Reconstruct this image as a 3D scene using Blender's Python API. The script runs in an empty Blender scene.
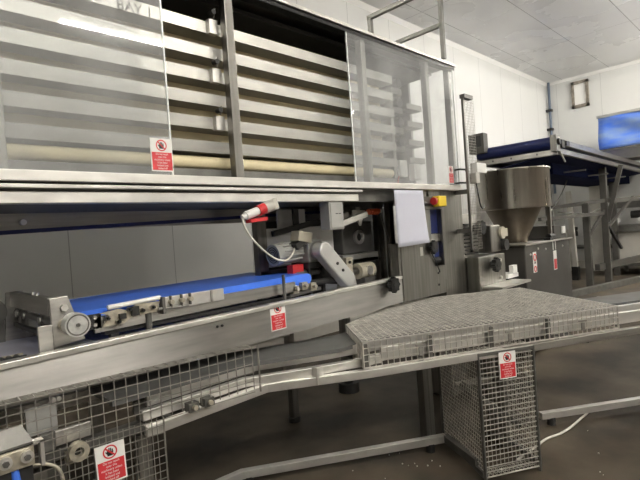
import bpy, math, random
from mathutils import Vector, Matrix
random.seed(7)
S = bpy.context.scene
COL = S.collection
V = Vector

# ------------------------------------------------------------------ materials
def mat(name, color, rough=0.5, metal=0.0, noise=0.0, nscale=(8, 8, 8), bump=0.0, spec=0.5, color2=None, rvar=0.0, aniso=0.0, arot=.25):
    m = bpy.data.materials.new(name); m.use_nodes = True
    nt = m.node_tree; b = nt.nodes['Principled BSDF']
    b.inputs['Base Color'].default_value = (*color, 1)
    b.inputs['Roughness'].default_value = rough
    b.inputs['Metallic'].default_value = metal
    b.inputs['Specular IOR Level'].default_value = spec
    if aniso:
        tg = nt.nodes.new('ShaderNodeTangent'); tg.direction_type = 'RADIAL'; tg.axis = 'Z'
        nt.links.new(tg.outputs[0], b.inputs['Tangent'])
        b.inputs['Anisotropic'].default_value = aniso; b.inputs['Anisotropic Rotation'].default_value = arot
    if noise or bump or rvar or color2:
        g = nt.nodes.new('ShaderNodeNewGeometry')
        mp = nt.nodes.new('ShaderNodeMapping'); mp.inputs['Scale'].default_value = nscale
        nz = nt.nodes.new('ShaderNodeTexNoise'); nz.inputs['Scale'].default_value = 1.0; nz.inputs['Detail'].default_value = 6
        nt.links.new(g.outputs['Position'], mp.inputs['Vector']); nt.links.new(mp.outputs['Vector'], nz.inputs['Vector'])
        rp = nt.nodes.new('ShaderNodeValToRGB')
        c2 = color2 or tuple(max(0, c * (1 - noise)) for c in color)
        rp.color_ramp.elements[0].color = (*c2, 1); rp.color_ramp.elements[1].color = (*color, 1)
        rp.color_ramp.elements[0].position = .35; rp.color_ramp.elements[1].position = .65
        nt.links.new(nz.outputs['Fac'], rp.inputs['Fac']); nt.links.new(rp.outputs['Color'], b.inputs['Base Color'])
        if rvar:
            mr = nt.nodes.new('ShaderNodeMapRange'); mr.inputs['To Min'].default_value = rough - rvar; mr.inputs['To Max'].default_value = rough + rvar
            nt.links.new(nz.outputs['Fac'], mr.inputs['Value']); nt.links.new(mr.outputs['Result'], b.inputs['Roughness'])
        if bump:
            bp = nt.nodes.new('ShaderNodeBump'); bp.inputs['Strength'].default_value = bump; bp.inputs['Distance'].default_value = .01
            nt.links.new(nz.outputs['Fac'], bp.inputs['Height']); nt.links.new(bp.outputs['Normal'], b.inputs['Normal'])
    return m

def seam_mat(name, color, seams, rough=.4, seam_color=(.42, .42, .41), var=.06):
    """panel surface with thin joints; seams = [(axis, spacing, phase, half width)]"""
    m = mat(name, color, rough, noise=var, nscale=(.7, .7, .5), rvar=.08)
    nt = m.node_tree; b = nt.nodes['Principled BSDF']
    src = b.inputs['Base Color'].links[0].from_socket
    g = nt.nodes.new('ShaderNodeNewGeometry'); sx = nt.nodes.new('ShaderNodeSeparateXYZ')
    nt.links.new(g.outputs['Position'], sx.inputs[0])
    def math_(op, a, bv):
        n = nt.nodes.new('ShaderNodeMath'); n.operation = op
        for i, v in enumerate((a, bv)):
            if hasattr(v, 'links'): nt.links.new(v, n.inputs[i])
            elif v is not None: n.inputs[i].default_value = v
        return n.outputs[0]
    tot = None
    for ax, sp, ph, hw in seams:
        t = math_('ADD', sx.outputs[ax], 100 * sp - ph)
        f = math_('MODULO', t, sp)
        l = math_('LESS_THAN', f, 2 * hw)
        tot = l if tot is None else math_('MAXIMUM', tot, l)
    mx = nt.nodes.new('ShaderNodeMix'); mx.data_type = 'RGBA'
    nt.links.new(tot, mx.inputs['Factor']); nt.links.new(src, mx.inputs['A']); mx.inputs['B'].default_value = (*seam_color, 1)
    nt.links.new(mx.outputs['Result'], b.inputs['Base Color'])
    return m

STEEL = mat('brushed_steel', (.47, .455, .425), .36, 1, noise=.22, nscale=(3, 3, 40), rvar=.06, aniso=.75)
STEEL_P = mat('brushed_side_panel', (.52, .505, .48), .38, 1, noise=.2, nscale=(3, 3, 30), rvar=.04, aniso=.95)
STEEL_V = mat('brushed_steel_upright', (.31, .30, .275), .38, 1, noise=.25, nscale=(40, 40, 2), rvar=.06, aniso=.5)
STEEL_L = mat('worn_bright_steel', (.80, .78, .74), .42, .85, noise=.18, nscale=(6, 6, 14), rvar=.1)
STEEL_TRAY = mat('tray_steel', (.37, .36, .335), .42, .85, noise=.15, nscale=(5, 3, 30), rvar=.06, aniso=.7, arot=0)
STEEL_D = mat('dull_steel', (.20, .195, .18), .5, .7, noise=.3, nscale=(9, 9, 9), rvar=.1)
STEEL_H = mat('hopper_steel', (.64, .615, .57), .28, 1, noise=.2, nscale=(18, 18, 1.2), rvar=.03, aniso=.6)
CAST = mat('grey_painted_metal', (.42, .42, .40), .45, .3, noise=.15)
CASTD = mat('dark_cast_iron', (.045, .044, .042), .5, .4, noise=.3, nscale=(30, 30, 30))
WIRE = mat('mesh_wire_steel', (.80, .77, .71), .42, .7, noise=.3, nscale=(20, 20, 20))
WIREL = mat('dull_mesh_wire', (.46, .44, .40), .45, .8, noise=.3, nscale=(20, 20, 20))
ALU = mat('turned_aluminium', (.86, .86, .84), .35, .7, noise=.2, nscale=(60, 8, 60))
BLUE = mat('blue_belt', (.07, .22, .92), .4, noise=.08)
NAVY = mat('navy_belt', (.006, .014, .10), .45, noise=.2)
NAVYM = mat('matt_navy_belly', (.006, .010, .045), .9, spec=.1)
PALE = mat('pale_grey_sheet', (.80, .79, .76), .5)
BLOCK = mat('grey_cast_block', (.16, .157, .15), .5, .2, noise=.2)
CASTL = mat('light_cast_aluminium', (.62, .62, .60), .4, .4, noise=.1)
STAND = mat('grey_stand_metal', (.095, .09, .08), .5, .3, noise=.2)
TARP = mat('blue_plastic_sheet', (.05, .17, .72), .3, noise=.7, nscale=(1.5, 1.5, 5), color2=(.22, .32, .55))
CREAM = mat('cream_belt', (.76, .66, .43), .7, noise=.1)
CREAMD = mat('zinc_fitting', (.62, .57, .46), .42, .6, noise=.3, nscale=(40, 40, 40))
BEIGE = mat('beige_paint', (.50, .46, .36), .5, noise=.1)
WHITE = mat('white_plastic', (.82, .81, .78), .4)
PAPER = mat('white_paper', (.56, .57, .66), .75)
RED = mat('red_print', (.62, .03, .04), .45)
REDP = mat('red_plastic', (.58, .03, .035), .35)
ORANGE = mat('orange_plastic', (.85, .16, .06), .4)
YELLOW = mat('yellow_plastic', (.86, .62, .03), .4)
BLACK = mat('black_plastic', (.012, .012, .012), .35)
RUBBER = mat('black_rubber', (.018, .017, .016), .6)
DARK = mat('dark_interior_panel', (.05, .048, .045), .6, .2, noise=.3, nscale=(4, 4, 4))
BELTG = mat('grey_belt', (.12, .12, .115), .55, noise=.2)
PAN = mat('pale_pan_sheet', (.58, .58, .68), .4, .1, noise=.1, nscale=(4, 4, 4))
INK = mat('marker_ink', (.16, .16, .16), .7)
HOSE = mat('white_hose', (.78, .75, .68), .5)
PIPEB = mat('blue_grey_pipe', (.10, .13, .18), .5)
HIDDEN = mat('dull_grey_wall', (.36, .35, .33), .6, noise=.1)
CONE = mat('brown_tinted_steel', (.22, .19, .15), .4, .9, noise=.2)
CABINET = mat('dark_cabinet_metal', (.085, .08, .073), .5, .4, noise=.25, nscale=(3, 3, 3))
PANELB = mat('grey_machine_panel', (.55, .53, .48), .5, .2, noise=.08)

def acrylic(name, haze):
    m = bpy.data.materials.new(name); m.use_nodes = True
    nt = m.node_tree; nt.nodes.clear()
    out = nt.nodes.new('ShaderNodeOutputMaterial')
    tr = nt.nodes.new('ShaderNodeBsdfTransparent'); tr.inputs[0].default_value = (.95, .96, .96, 1)
    df = nt.nodes.new('ShaderNodeBsdfDiffuse'); df.inputs[0].default_value = (.80, .80, .80, 1)
    gl = nt.nodes.new('ShaderNodeBsdfGlossy'); gl.inputs['Roughness'].default_value = .025
    fr = nt.nodes.new('ShaderNodeFresnel'); fr.inputs[0].default_value = 1.49
    m1 = nt.nodes.new('ShaderNodeMixShader'); m2 = nt.nodes.new('ShaderNodeMixShader')
    g = nt.nodes.new('ShaderNodeNewGeometry'); mp = nt.nodes.new('ShaderNodeMapping'); mp.inputs['Scale'].default_value = (3, 3, 1.3)
    nz = nt.nodes.new('ShaderNodeTexNoise'); nz.inputs['Scale'].default_value = 1.2; nz.inputs['Detail'].default_value = 7
    mr = nt.nodes.new('ShaderNodeMapRange'); mr.inputs['From Min'].default_value = .35; mr.inputs['From Max'].default_value = .7
    mr.inputs['To Min'].default_value = haze * .6; mr.inputs['To Max'].default_value = haze * 1.4
    nt.links.new(g.outputs['Position'], mp.inputs[0]); nt.links.new(mp.outputs[0], nz.inputs['Vector']); nt.links.new(nz.outputs['Fac'], mr.inputs['Value'])
    nt.links.new(mr.outputs[0], m1.inputs[0]); nt.links.new(tr.outputs[0], m1.inputs[1]); nt.links.new(df.outputs[0], m1.inputs[2])
    ib = nt.nodes.new('ShaderNodeMath'); ib.operation = 'SUBTRACT'; ib.inputs[0].default_value = 1
    nt.links.new(g.outputs['Backfacing'], ib.inputs[1])
    ff = nt.nodes.new('ShaderNodeMath'); ff.operation = 'MULTIPLY'; nt.links.new(fr.outputs[0], ff.inputs[0]); nt.links.new(ib.outputs[0], ff.inputs[1])
    nt.links.new(ff.outputs[0], m2.inputs[0]); nt.links.new(m1.outputs[0], m2.inputs[1]); nt.links.new(gl.outputs[0], m2.inputs[2])
    nt.links.new(m2.outputs[0], out.inputs[0])
    return m
ACR = acrylic('clear_acrylic', .16)
ACR2 = acrylic('hazy_acrylic', .21)
EDGE = mat('acrylic_edge', (.80, .82, .80), .3)

def emis(name, strength, color=(1, .96, .88)):
    m = bpy.data.materials.new(name); m.use_nodes = True
    nt = m.node_tree; nt.nodes.clear()
    o = nt.nodes.new('ShaderNodeOutputMaterial'); e = nt.nodes.new('ShaderNodeEmission')
    e.inputs[0].default_value = (*color, 1); e.inputs[1].default_value = strength
    nt.links.new(e.outputs[0], o.inputs[0]); return m
TUBE = emis('fluorescent_tube', 64)

# ------------------------------------------------------------------ mesh builder
class MB:
    def __init__(s): s.v = []; s.f = []; s.m = []; s.s = []; s.mats = []
    def mi(s, m):
        if m not in s.mats: s.mats.append(m)
        return s.mats.index(m)
    def add(s, vs, fs, m, smooth=False):
        o = len(s.v); k = s.mi(m); s.v += [V(p) for p in vs]
        for f in fs: s.f.append([i + o for i in f]); s.m.append(k); s.s.append(smooth)
        return s
    def box(s, x0, x1, y0, y1, z0, z1, m):
        vs = [(x, y, z) for z in (z0, z1) for y in (y0, y1) for x in (x0, x1)]
        return s.add(vs, [(0, 2, 3, 1), (4, 5, 7, 6), (0, 1, 5, 4), (2, 6, 7, 3), (0, 4, 6, 2), (1, 3, 7, 5)], m)
    def obox(s, c, ax, ay, az, m):
        c, ax, ay, az = V(c), V(ax), V(ay), V(az)
        vs = [c + i * ax + j * ay + k * az for k in (-1, 1) for j in (-1, 1) for i in (-1, 1)]
        return s.add(vs, [(0, 2, 3, 1), (4, 5, 7, 6), (0, 1, 5, 4), (2, 6, 7, 3), (0, 4, 6, 2), (1, 3, 7, 5)], m)
    def bar(s, p, q, w, h, m, up=(0, 0, 1)):
        p, q = V(p), V(q); d = (q - p); L = d.length; d.normalize()
        side = d.cross(V(up))
        if side.length < 1e-4: side = d.cross(V((0, 1, 0)))
        side.normalize(); u = side.cross(d)
        return s.obox((p + q) / 2, d * L / 2, side * w / 2, u * h / 2, m)
    def path(s, pts, w, h, m):          # mitred rectangular tube along a level path
        pts = [V(p) for p in pts]; n = len(pts); rings = []
        for i, p in enumerate(pts):
            a = (pts[i] - pts[i - 1]).normalized() if i else (pts[1] - pts[0]).normalized()
            b = (pts[i + 1] - pts[i]).normalized() if i < n - 1 else a
            t = (a + b).normalized(); sd = t.cross(V((0, 0, 1))).normalized() * (w / 2 / max(.5, t.dot(a)))
            rings.append([p - sd - V((0, 0, h / 2)), p + sd - V((0, 0, h / 2)), p + sd + V((0, 0, h / 2)), p - sd + V((0, 0, h / 2))])
        vs = [v for r in rings for v in r]; fs = [(3, 2, 1, 0), tuple(4 * (n - 1) + k for k in range(4))]
        for i in range(n - 1):
            for k in range(4): fs.append((4 * i + k, 4 * i + (k + 1) % 4, 4 * i + 4 + (k + 1) % 4, 4 * i + 4 + k))
        return s.add(vs, fs, m)
    def cyl(s, p, q, r, m, n=16, r2=None, smooth=True):
        p, q = V(p), V(q); d = (q - p).normalized(); r2 = r if r2 is None else r2
        a = d.orthogonal().normalized(); b = d.cross(a)
        vs = [p + r * (math.cos(2 * math.pi * i / n) * a + math.sin(2 * math.pi * i / n) * b) for i in range(n)]
        vs += [q + r2 * (math.cos(2 * math.pi * i / n) * a + math.sin(2 * math.pi * i / n) * b) for i in range(n)]
        s.add(vs, [(i, (i + 1) % n, n + (i + 1) % n, n + i) for i in range(n)], m, smooth and n > 5)
        s.add(vs[:n], [tuple(range(n))[::-1]], m); s.add(vs[n:], [tuple(range(n))], m)
        return s
    def wire(s, p, q, r, m):
        p, q = V(p), V(q); d = (q - p).normalized(); a = d.orthogonal().normalized() * r; b = d.cross(a)
        vs = [p + a, p + b, p - a, p - b, q + a, q + b, q - a, q - b]
        return s.add(vs, [(0, 1, 5, 4), (1, 2, 6, 5), (2, 3, 7, 6), (3, 0, 4, 7), (3, 2, 1, 0), (4, 5, 6, 7)], m)
    def tube(s, pts, r, m, n=8):
        pts = [V(p) for p in pts]; rings = []
        a = None
        for i, p in enumerate(pts):
            t = (pts[min(i + 1, len(pts) - 1)] - pts[max(i - 1, 0)]).normalized()
            a = t.orthogonal().normalized() if a is None else (a - t * a.dot(t)).normalized()
            b = t.cross(a)
            rings += [p + r * (math.cos(2 * math.pi * k / n) * a + math.sin(2 * math.pi * k / n) * b) for k in range(n)]
        fs = [(i * n + k, i * n + (k + 1) % n, (i + 1) * n + (k + 1) % n, (i + 1) * n + k) for i in range(len(pts) - 1) for k in range(n)]
        fs += [tuple(range(n))[::-1], tuple((len(pts) - 1) * n + k for k in range(n))]
        return s.add(rings, fs, m, True)
    def prism(s, poly, ext, m):
        poly = [V(p) for p in poly]; e = V(ext); n = len(poly)
        vs = poly + [p + e for p in poly]
        fs = [tuple(range(n)), tuple(range(2 * n - 1, n - 1, -1))] + [(i, n + i, n + (i + 1) % n, (i + 1) % n) for i in range(n)]
        return s.add(vs, fs, m)
    def ring(s, c, ax, ay, r0, r1, t, m, n=32):      # flat annulus with thickness
        c, ax, ay = V(c), V(ax).normalized(), V(ay).normalized(); nz = ax.cross(ay).normalized()
        vs = []
        for i in range(n):
            d = math.cos(2 * math.pi * i / n) * ax + math.sin(2 * math.pi * i / n) * ay
            vs += [c + r0 * d, c + r1 * d, c + r1 * d + nz * t, c + r0 * d + nz * t]
        fs = []
        for i in range(n):
            j = (i + 1) % n
            for k in range(4): fs.append((4 * i + k, 4 * j + k, 4 * j + (k + 1) % 4, 4 * i + (k + 1) % 4))
        return s.add(vs, fs, m)
    def lathe(s, prof, c, m, n=32):
        c = V(c); vs = []; k = len(prof)
        for i in range(n):
            a = 2 * math.pi * i / n
            vs += [c + V((r * math.cos(a), r * math.sin(a), z)) for r, z in prof]
        fs = [(i * k + j, ((i + 1) % n) * k + j, ((i + 1) % n) * k + j + 1, i * k + j + 1) for i in range(n) for j in range(k - 1)]
        return s.add(vs, fs, m, True)
    def text(s, body, o, ax, ay, size, m, lift=.0004, align='CENTER', sx=1):
        cu = bpy.data.curves.new('lettering', 'FONT'); cu.body = body; cu.size = size; cu.align_x = align; cu.align_y = 'CENTER'
        ob = bpy.data.objects.new('lettering', cu); COL.objects.link(ob)
        dg = bpy.context.evaluated_depsgraph_get(); me = bpy.data.meshes.new_from_object(ob.evaluated_get(dg))
        o, ax, ay = V(o), V(ax).normalized(), V(ay).normalized(); nz = ax.cross(ay)
        s.add([o + ax * v.co.x * sx + ay * v.co.y + nz * lift for v in me.vertices], [tuple(p.vertices) for p in me.polygons], m)
        bpy.data.objects.remove(ob); bpy.data.meshes.remove(me); bpy.data.curves.remove(cu)
        return s
    def each(s, name, parent, bevel=0.0):
        """every separate piece becomes a part of its own"""
        par = list(range(len(s.v)))
        def find(i):
            while par[i] != i: par[i] = par[par[i]]; i = par[i]
            return i
        for f in s.f:
            for i in f[1:]: par[find(i)] = find(f[0])
        groups = {}
        for k, f in enumerate(s.f): groups.setdefault(find(f[0]), []).append(k)
        for ks in groups.values():
            q = MB(); used = sorted({i for k in ks for i in s.f[k]}); mp = {i: j for j, i in enumerate(used)}
            q.v = [s.v[i] for i in used]
            for k in ks: q.f.append([mp[i] for i in s.f[k]]); q.m.append(q.mi(s.mats[s.m[k]])); q.s.append(s.s[k])
            q.build(name, parent, bevel=bevel)
    def build(s, name, parent=None, base=None, bevel=0.0, bot=False):
        """link as ONE mesh object; verts are world coordinates, kept relative to base (the parent's location)"""
        if base is None:
            if parent is not None: base = root_loc(parent)
            else:
                xs = [v.x for v in s.v]; ys = [v.y for v in s.v]; zs = [v.z for v in s.v]
                base = V(((min(xs) + max(xs)) / 2, (min(ys) + max(ys)) / 2, min(zs)))
        me = bpy.data.meshes.new(name)
        me.from_pydata([v - base for v in s.v], [], s.f)
        for m in s.mats: me.materials.append(m)
        me.polygons.foreach_set('material_index', s.m); me.polygons.foreach_set('use_smooth', s.s)
        me.validate(); me.update()
        o = bpy.data.objects.new(name, me); COL.objects.link(o)
        if parent is None: o.location = base
        else: o.parent = parent
        if bevel:
            b = o.modifiers.new('bevel', 'BEVEL'); b.width = bevel; b.segments = 2; b.limit_method = 'ANGLE'; b.angle_limit = math.radians(50)
        return o

def root_loc(o):
    l = V(o.location)
    while o.parent: o = o.parent; l = l + V(o.location)
    return l
def tag(o, label=None, cat=None, group=None, kind=None):
    if label: o['label'] = label
    if cat: o['category'] = cat
    if group: o['group'] = group
    if kind: o['kind'] = kind
    return o
def thing(name, label, cat, loc, group=None):
    o = bpy.data.objects.new(name, None); COL.objects.link(o); o.location = loc; o.empty_display_size = .1
    return tag(o, label, cat, group)
def struct(name, mb, label=None, cat=None):
    o = mb.build(name); o['kind'] = 'structure'
    if label: o['label'] = label
    if cat: o['category'] = cat
    return o
def part_copy(o, dz=(0, 0, 0), parent=None):
    c = o.copy(); COL.objects.link(c); c.parent = parent or o.parent; c.location = V(o.location) + V(dz); return c

# ------------------------------------------------------------------ warning sign (one mesh: plate, ring, hand, red block, lettering)
LINES = ['Do not reach', 'over this', 'machinery unless', 'it has been', 'isolated and', 'locked off']
def sign(name, parent, c, ax, ay, w=.114, h=.16, label=None):
    ax, ay = V(ax).normalized(), V(ay).normalized(); nz = ax.cross(ay); c = V(c)
    P = lambda x, y, z=0: c + ax * x + ay * y + nz * z
    b = MB()
    b.obox(P(0, 0, .0005), ax * w / 2, ay * h / 2, nz * .0007, WHITE)
    yb = -h / 2 + .006; yt = h * .08
    b.prism([P(-w * .45, yb, .0014), P(w * .45, yb, .0014), P(w * .45, yt, .0014), P(-w * .45, yt, .0014)], nz * .0003, RED)
    cy = h * .29; r = h * .175
    # hand: palm, four fingers, thumb
    hb = .0015
    b.prism([P(-.011, cy - .016, hb), P(.010, cy - .016, hb), P(.013, cy + .001, hb), P(-.012, cy + .003, hb)], nz * .0003, BLACK)
    for i, l in enumerate((.012, .016, .015, .010)):
        x = -.0095 + i * .0062
        b.prism([P(x - .0024, cy, hb), P(x + .0024, cy, hb), P(x + .0028, cy + l, hb), P(x - .002, cy + l, hb)], nz * .0003, BLACK)
    b.prism([P(-.011, cy - .01, hb), P(-.019, cy + .002, hb), P(-.016, cy + .004, hb), P(-.009, cy - .002, hb)], nz * .0003, BLACK)
    b.ring(P(0, cy, .0017), ax, ay, r * .80, r, .0003, RED)
    d = (ax * -1 + ay).normalized(); e = d.cross(nz)
    b.obox(P(0, cy, .0020), d * r * .85, e * r * .11, nz * .0002, RED)
    n = len(LINES); step = (yt - yb) / (n + .3)
    for i, t in enumerate(LINES):
        b.text(t, P(0, yt - step * (i + .65), .0018), ax, ay, step * 1.0, WHITE, sx=.86)
    o = b.build(name, parent)
    if label: o['label'] = label
    return o

# ================================================================== SETTING
WALL_L = seam_mat('white_wall_panels', (.64, .64, .62), [(0, 1.15, 1.6, .005)], seam_color=(.34, .34, .33))
WALL_R = seam_mat('white_end_wall_panels', (.64, .64, .62), [(1, 1.15, 3.87, .005)])
CEIL = seam_mat('ceiling_panels', (.74, .74, .73), [(1, 1.2, 3.62, .008), (0, 4.0, 7.75, .006)], rough=.28, seam_color=(.28, .28, .27), var=.02)
FLOOR = mat('stained_concrete', (.110, .088, .064), .6, noise=.5, nscale=(1.7, 1.7, 1.7), bump=.3, rvar=.15, spec=.2, color2=(.028, .022, .016))
X0, X1, Y0, Y1, ZC = -5.0, 15.0, -8.0, 5.3, 5.45
struct('floor', MB().box(X0, X1, Y0, Y1, -.1, 0, FLOOR), 'brown grey stained concrete floor', 'floor')
struct('ceiling', MB().box(X0, X1, Y0, Y1, ZC, ZC + .1, CEIL), 'pale grey panelled ceiling with thin joints', 'ceiling')
struct('wall_left', MB().box(X0, X1, Y1, Y1 + .1, 0, ZC, WALL_L), 'white panelled wall running behind the tall machine', 'wall')
struct('wall_right', MB().box(X1, X1 + .1, Y0, Y1, 0, ZC, WALL_R), 'white panelled end wall with the framed vent', 'wall')
struct('wall_front', MB().box(X0, X1, Y0 - .1, Y0, 0, ZC, HIDDEN), 'dull grey wall behind the camera', 'wall')
struct('wall_back', MB().box(X0 - .1, X0, Y0, Y1, 0, ZC, HIDDEN), 'dull grey wall at the near end', 'wall')
struct('trim_1', MB().prism([(X0, Y1, ZC), (X0, Y1 - .07, ZC), (X0, Y1, ZC - .07)], (X1 - X0, 0, 0), WHITE), 'white coving along the left wall', 'trim')
struct('trim_2', MB().prism([(X1, Y0, ZC), (X1 - .07, Y0, ZC), (X1, Y0, ZC - .07)], (0, Y1 - Y0, 0), WHITE), 'white coving along the end wall', 'trim')
struct('baseboard_right', MB().box(X1 - .12, X1, Y0, Y1, 0, .22, PANELB), 'raised kerb along the foot of the end wall', 'baseboard')
struct('baseboard_left', MB().box(X0, X1 - .12, Y1 - .12, Y1, 0, .22, PANELB), 'raised kerb along the foot of the left wall', 'baseboard')
struct('pillar', MB().box(14.15, 14.5, 3.80, 4.08, 0, ZC * .55, PANELB), 'beige box column standing before the end wall', 'column')

# corner conduit
t = thing('wall_pipe', 'dark blue grey pipe running down the room corner', 'pipe', (14.9, 5.2, 0))
MB().cyl((14.9, 5.2, 2.2), (14.9, 5.2, ZC), .035, PIPEB, 12).build('pipe_run', t)
for z in (4.05, 4.6): MB().box(14.84, 14.96, 5.14, 5.3, z, z + .07, BLACK).build('clip', t)

# vent on end wall
t = thing('wall_vent', 'small rectangular vent with rusty grey frame high on end wall', 'vent', (14.99, 4.39, 4.55))
b = MB()
for a in ((4.17, 4.24, 4.56, 5.30), (4.54, 4.61, 4.56, 5.30), (4.17, 4.61, 4.56, 4.64), (4.17, 4.61, 5.22, 5.30)):
    b.box(14.93, 15.0, *a, mat('rusty_frame', (.34, .30, .25), .6, .3, noise=.4, nscale=(12, 12, 12)) if 'rusty_frame' not in bpy.data.materials else bpy.data.materials['rusty_frame'])
b.build('frame', t)
MB().box(14.97, 15.0, 4.24, 4.54, 4.64, 5.22, WHITE).build('cover_plate', t)
b = MB()
for y, z in ((4.205, 4.6), (4.575, 4.6), (4.205, 5.26), (4.575, 5.26)): b.cyl((14.93, y, z), (14.92, y, z), .014, STEEL, 8)
b.each('screw', t)

# drain
tag(MB().box(9.5, 9.85, 2.5, 2.8, -.005, .004, BLACK).build('floor_drain'), 'dark square drain opening in floor behind the wire guarded table', 'drain', kind='structure')
# raised kerb / cable trunk on floor
tag(MB().bar((9.3, 3.25, .06), (13.6, 2.28, .06), .12, .12, STEEL_D).build('floor_trunking', bevel=.006), 'long low grey trunking lying on floor before the stand', 'trunking')

# ceiling lights (out of frame; one shows as the streak in the acrylic, some are added fill)
def lamp(x, y, L, label, z=5.2):
    t = thing('ceiling_light', label, 'light', (x, y, z), 'fluorescent ceiling lights')
    MB().box(x - L / 2, x + L / 2, y - .07, y + .07, z + .06, z + .12, WHITE).build('housing', t)
    MB().cyl((x - L / 2 + .03, y - .03, z + .03), (x + L / 2 - .03, y - .03, z + .03), .022, TUBE, 10).build('tube', t)
    b = MB()
    for dx in (-L / 2 + .3, L / 2 - .3): b.cyl((x + dx, y, z + .12), (x + dx, y, ZC), .008, STEEL, 6)
    b.each('hanger', t)
lamp(.9, 4.72, 1.1, 'unseen fluorescent batten added over the aisle behind the tall machine')  # added to lift the shaded wall behind the cabinet
lamp(3.62, -3.88, 2.0, 'fluorescent batten mirrored in the clear sliding panel')
for x, y in ((-1.2, -3.88), (1.8, -2.2), (9.6, .8), (12.6, .4), (12.6, -1.8), (10.5, -5.5)):  # second and last are added to brighten the side panel and end wall
    lamp(x, y, 2.2, 'unseen fluorescent batten placed below the ceiling outside the picture')

# ================================================================== PROOFING CABINET (tall machine)
YF = 2.2
CF = 2.24
cab = thing('proofing_cabinet', 'tall stainless steel proofing cabinet with stacked trays behind clear sliding panels', 'machine', (1.6, 3.2, 0))
XL, XR, YB = -.9, 4.0, 4.3
MB().box(XL, XR, CF - .01, YB, 2.965, 2.985, STEEL).build('roof', cab)
MB().box(XL, XR + .03, CF - .045, CF + .02, 2.962, 2.987, STEEL_L).build('top_rail', cab, bevel=.004)
MB().box(XL, XR, CF - .045, CF + .02, 2.925, 2.946, BLACK).build('top_track', cab)
b = MB().box(XL, XR, CF - .05, CF + .03, 1.838, 1.884, STEEL_L)
b.build('upper_sill', cab, bevel=.004)
MB().box(XL, 2.62, CF - .035, CF + .03, 1.812, 1.829, STEEL_L).build('sliding_track', cab, bevel=.003)
MB().box(XL, 2.60, CF - .01, CF + .05, 1.75, 1.80, STEEL_L).build('lower_sill', cab, bevel=.004)
MB().box(XL, XR, CF + .03, CF + .06, 1.75, 1.84, STEEL_D).build('sill_web', cab)
MB().box(XL, XR, CF + .06, YB, 1.765, 1.78, STEEL_D).build('underside', cab)
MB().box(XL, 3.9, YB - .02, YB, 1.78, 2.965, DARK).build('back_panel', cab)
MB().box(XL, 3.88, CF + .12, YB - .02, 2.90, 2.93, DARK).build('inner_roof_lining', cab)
MB().box(XL, 3.5, 3.0, 3.05, 1.665, 1.765, STEEL).build('cross_beam', cab)
MB().bar((.0, 2.985, 1.648), (3.3, 2.985, 1.735), .03, .022, NAVY).build('return_belt', cab)
MB().cyl((.68, 2.985, 1.715), (.68, 2.96, 1.715), .016, WHITE, 12).build('belt_roller', cab)
for x0, x1 in ((.44, .475), (1.57, 1.625), (2.735, 2.785), (3.575, 3.62), (3.95, 3.985)):
    MB().box(x0, x1, CF - .01, CF + .045, 1.884, 2.95, STEEL_V).build('post', cab, bevel=.004)
MB().box(3.22, 3.26, 2.36, 2.42, 1.78, 2.62, STEEL_V).build('inner_post', cab, bevel=.003)
# trays (front lip, deep underside) and the cream belt carried behind each lip
zt = [2.785, 2.645, 2.51, 2.375, 2.24, 2.105]
def tray_mb():
    z = zt[0]; b = MB()
    b.box(XL, 3.25, 2.345, 2.351, z - .066, z, STEEL_TRAY)
    b.box(XL, 3.25, 2.351, 2.46, z - .066, z - .060, STEEL_TRAY)
    b.box(XL, 3.25, 2.351, 2.46, z - .006, z, STEEL_TRAY)
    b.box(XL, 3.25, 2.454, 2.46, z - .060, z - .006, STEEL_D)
    return b
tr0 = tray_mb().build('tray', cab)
bl0 = MB().box(XL, 3.22, 2.462, YB - .05, zt[0] - .126, zt[0] - .066, CREAM).build('belt', tr0)
for z in zt[1:]:
    t2 = part_copy(tr0, (0, 0, z - zt[0]), cab); part_copy(bl0, (0, 0, 0), t2)
for z in (2.785, 2.51, 2.24):
    b = MB().box(1.515, 1.57, 2.31, 2.345, z - .075, z + .005, STEEL_L)
    b.cyl((1.525, 2.31, z + .03), (1.525, 2.27, z + .03), .014, CASTD, 12).cyl((1.545, 2.31, z + .01), (1.545, 2.29, z + .06), .006, STEEL, 6)
    b.build('hanger_bracket', cab)
MB().cyl((XL, 2.40, 1.99), (3.22, 2.40, 1.99), .037, CREAM, 20).build('bottom_roller', cab)
MB().box(XL, 3.25, 2.34, 2.35, 1.884, 1.945, STEEL_D).build('bottom_strip', cab)
MB().box(3.88, 3.91, 2.62, YB - .02, 1.78, 2.93, BLOCK).build('end_panel', cab)
# chain and drive fittings seen hazily at the right end
for z in (2.66, 2.50, 2.33, 2.17):
    MB().box(3.28, 3.42, 2.38, 2.60, z, z + .05, STEEL_D).cyl((3.36, 2.36, z + .09), (3.36, 2.42, z + .09), .04, CASTD, 14).build('chain_guide', cab)
    MB().box(3.66, 3.9, 2.5, 2.62, z - .05, z, STEEL_D).build('end_bracket', cab)
MB().box(3.28, 3.38, 2.34, 2.40, 1.96, 2.10, WHITE).build('sensor_box', cab, bevel=.006)
MB().box(3.48, 3.57, 2.34, 2.40, 1.94, 2.08, WHITE).build('sensor_box', cab, bevel=.006)
MB().tube([(3.3, 2.37, 1.98), (3.22, 2.33, 1.93), (3.18, 2.30, 1.884)], .005, REDP, 6).build('sensor_lead', cab)
MB().box(3.66, 3.70, 2.9, 2.95, 1.78, 2.96, STEEL_V).build('rear_upright', cab)
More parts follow.
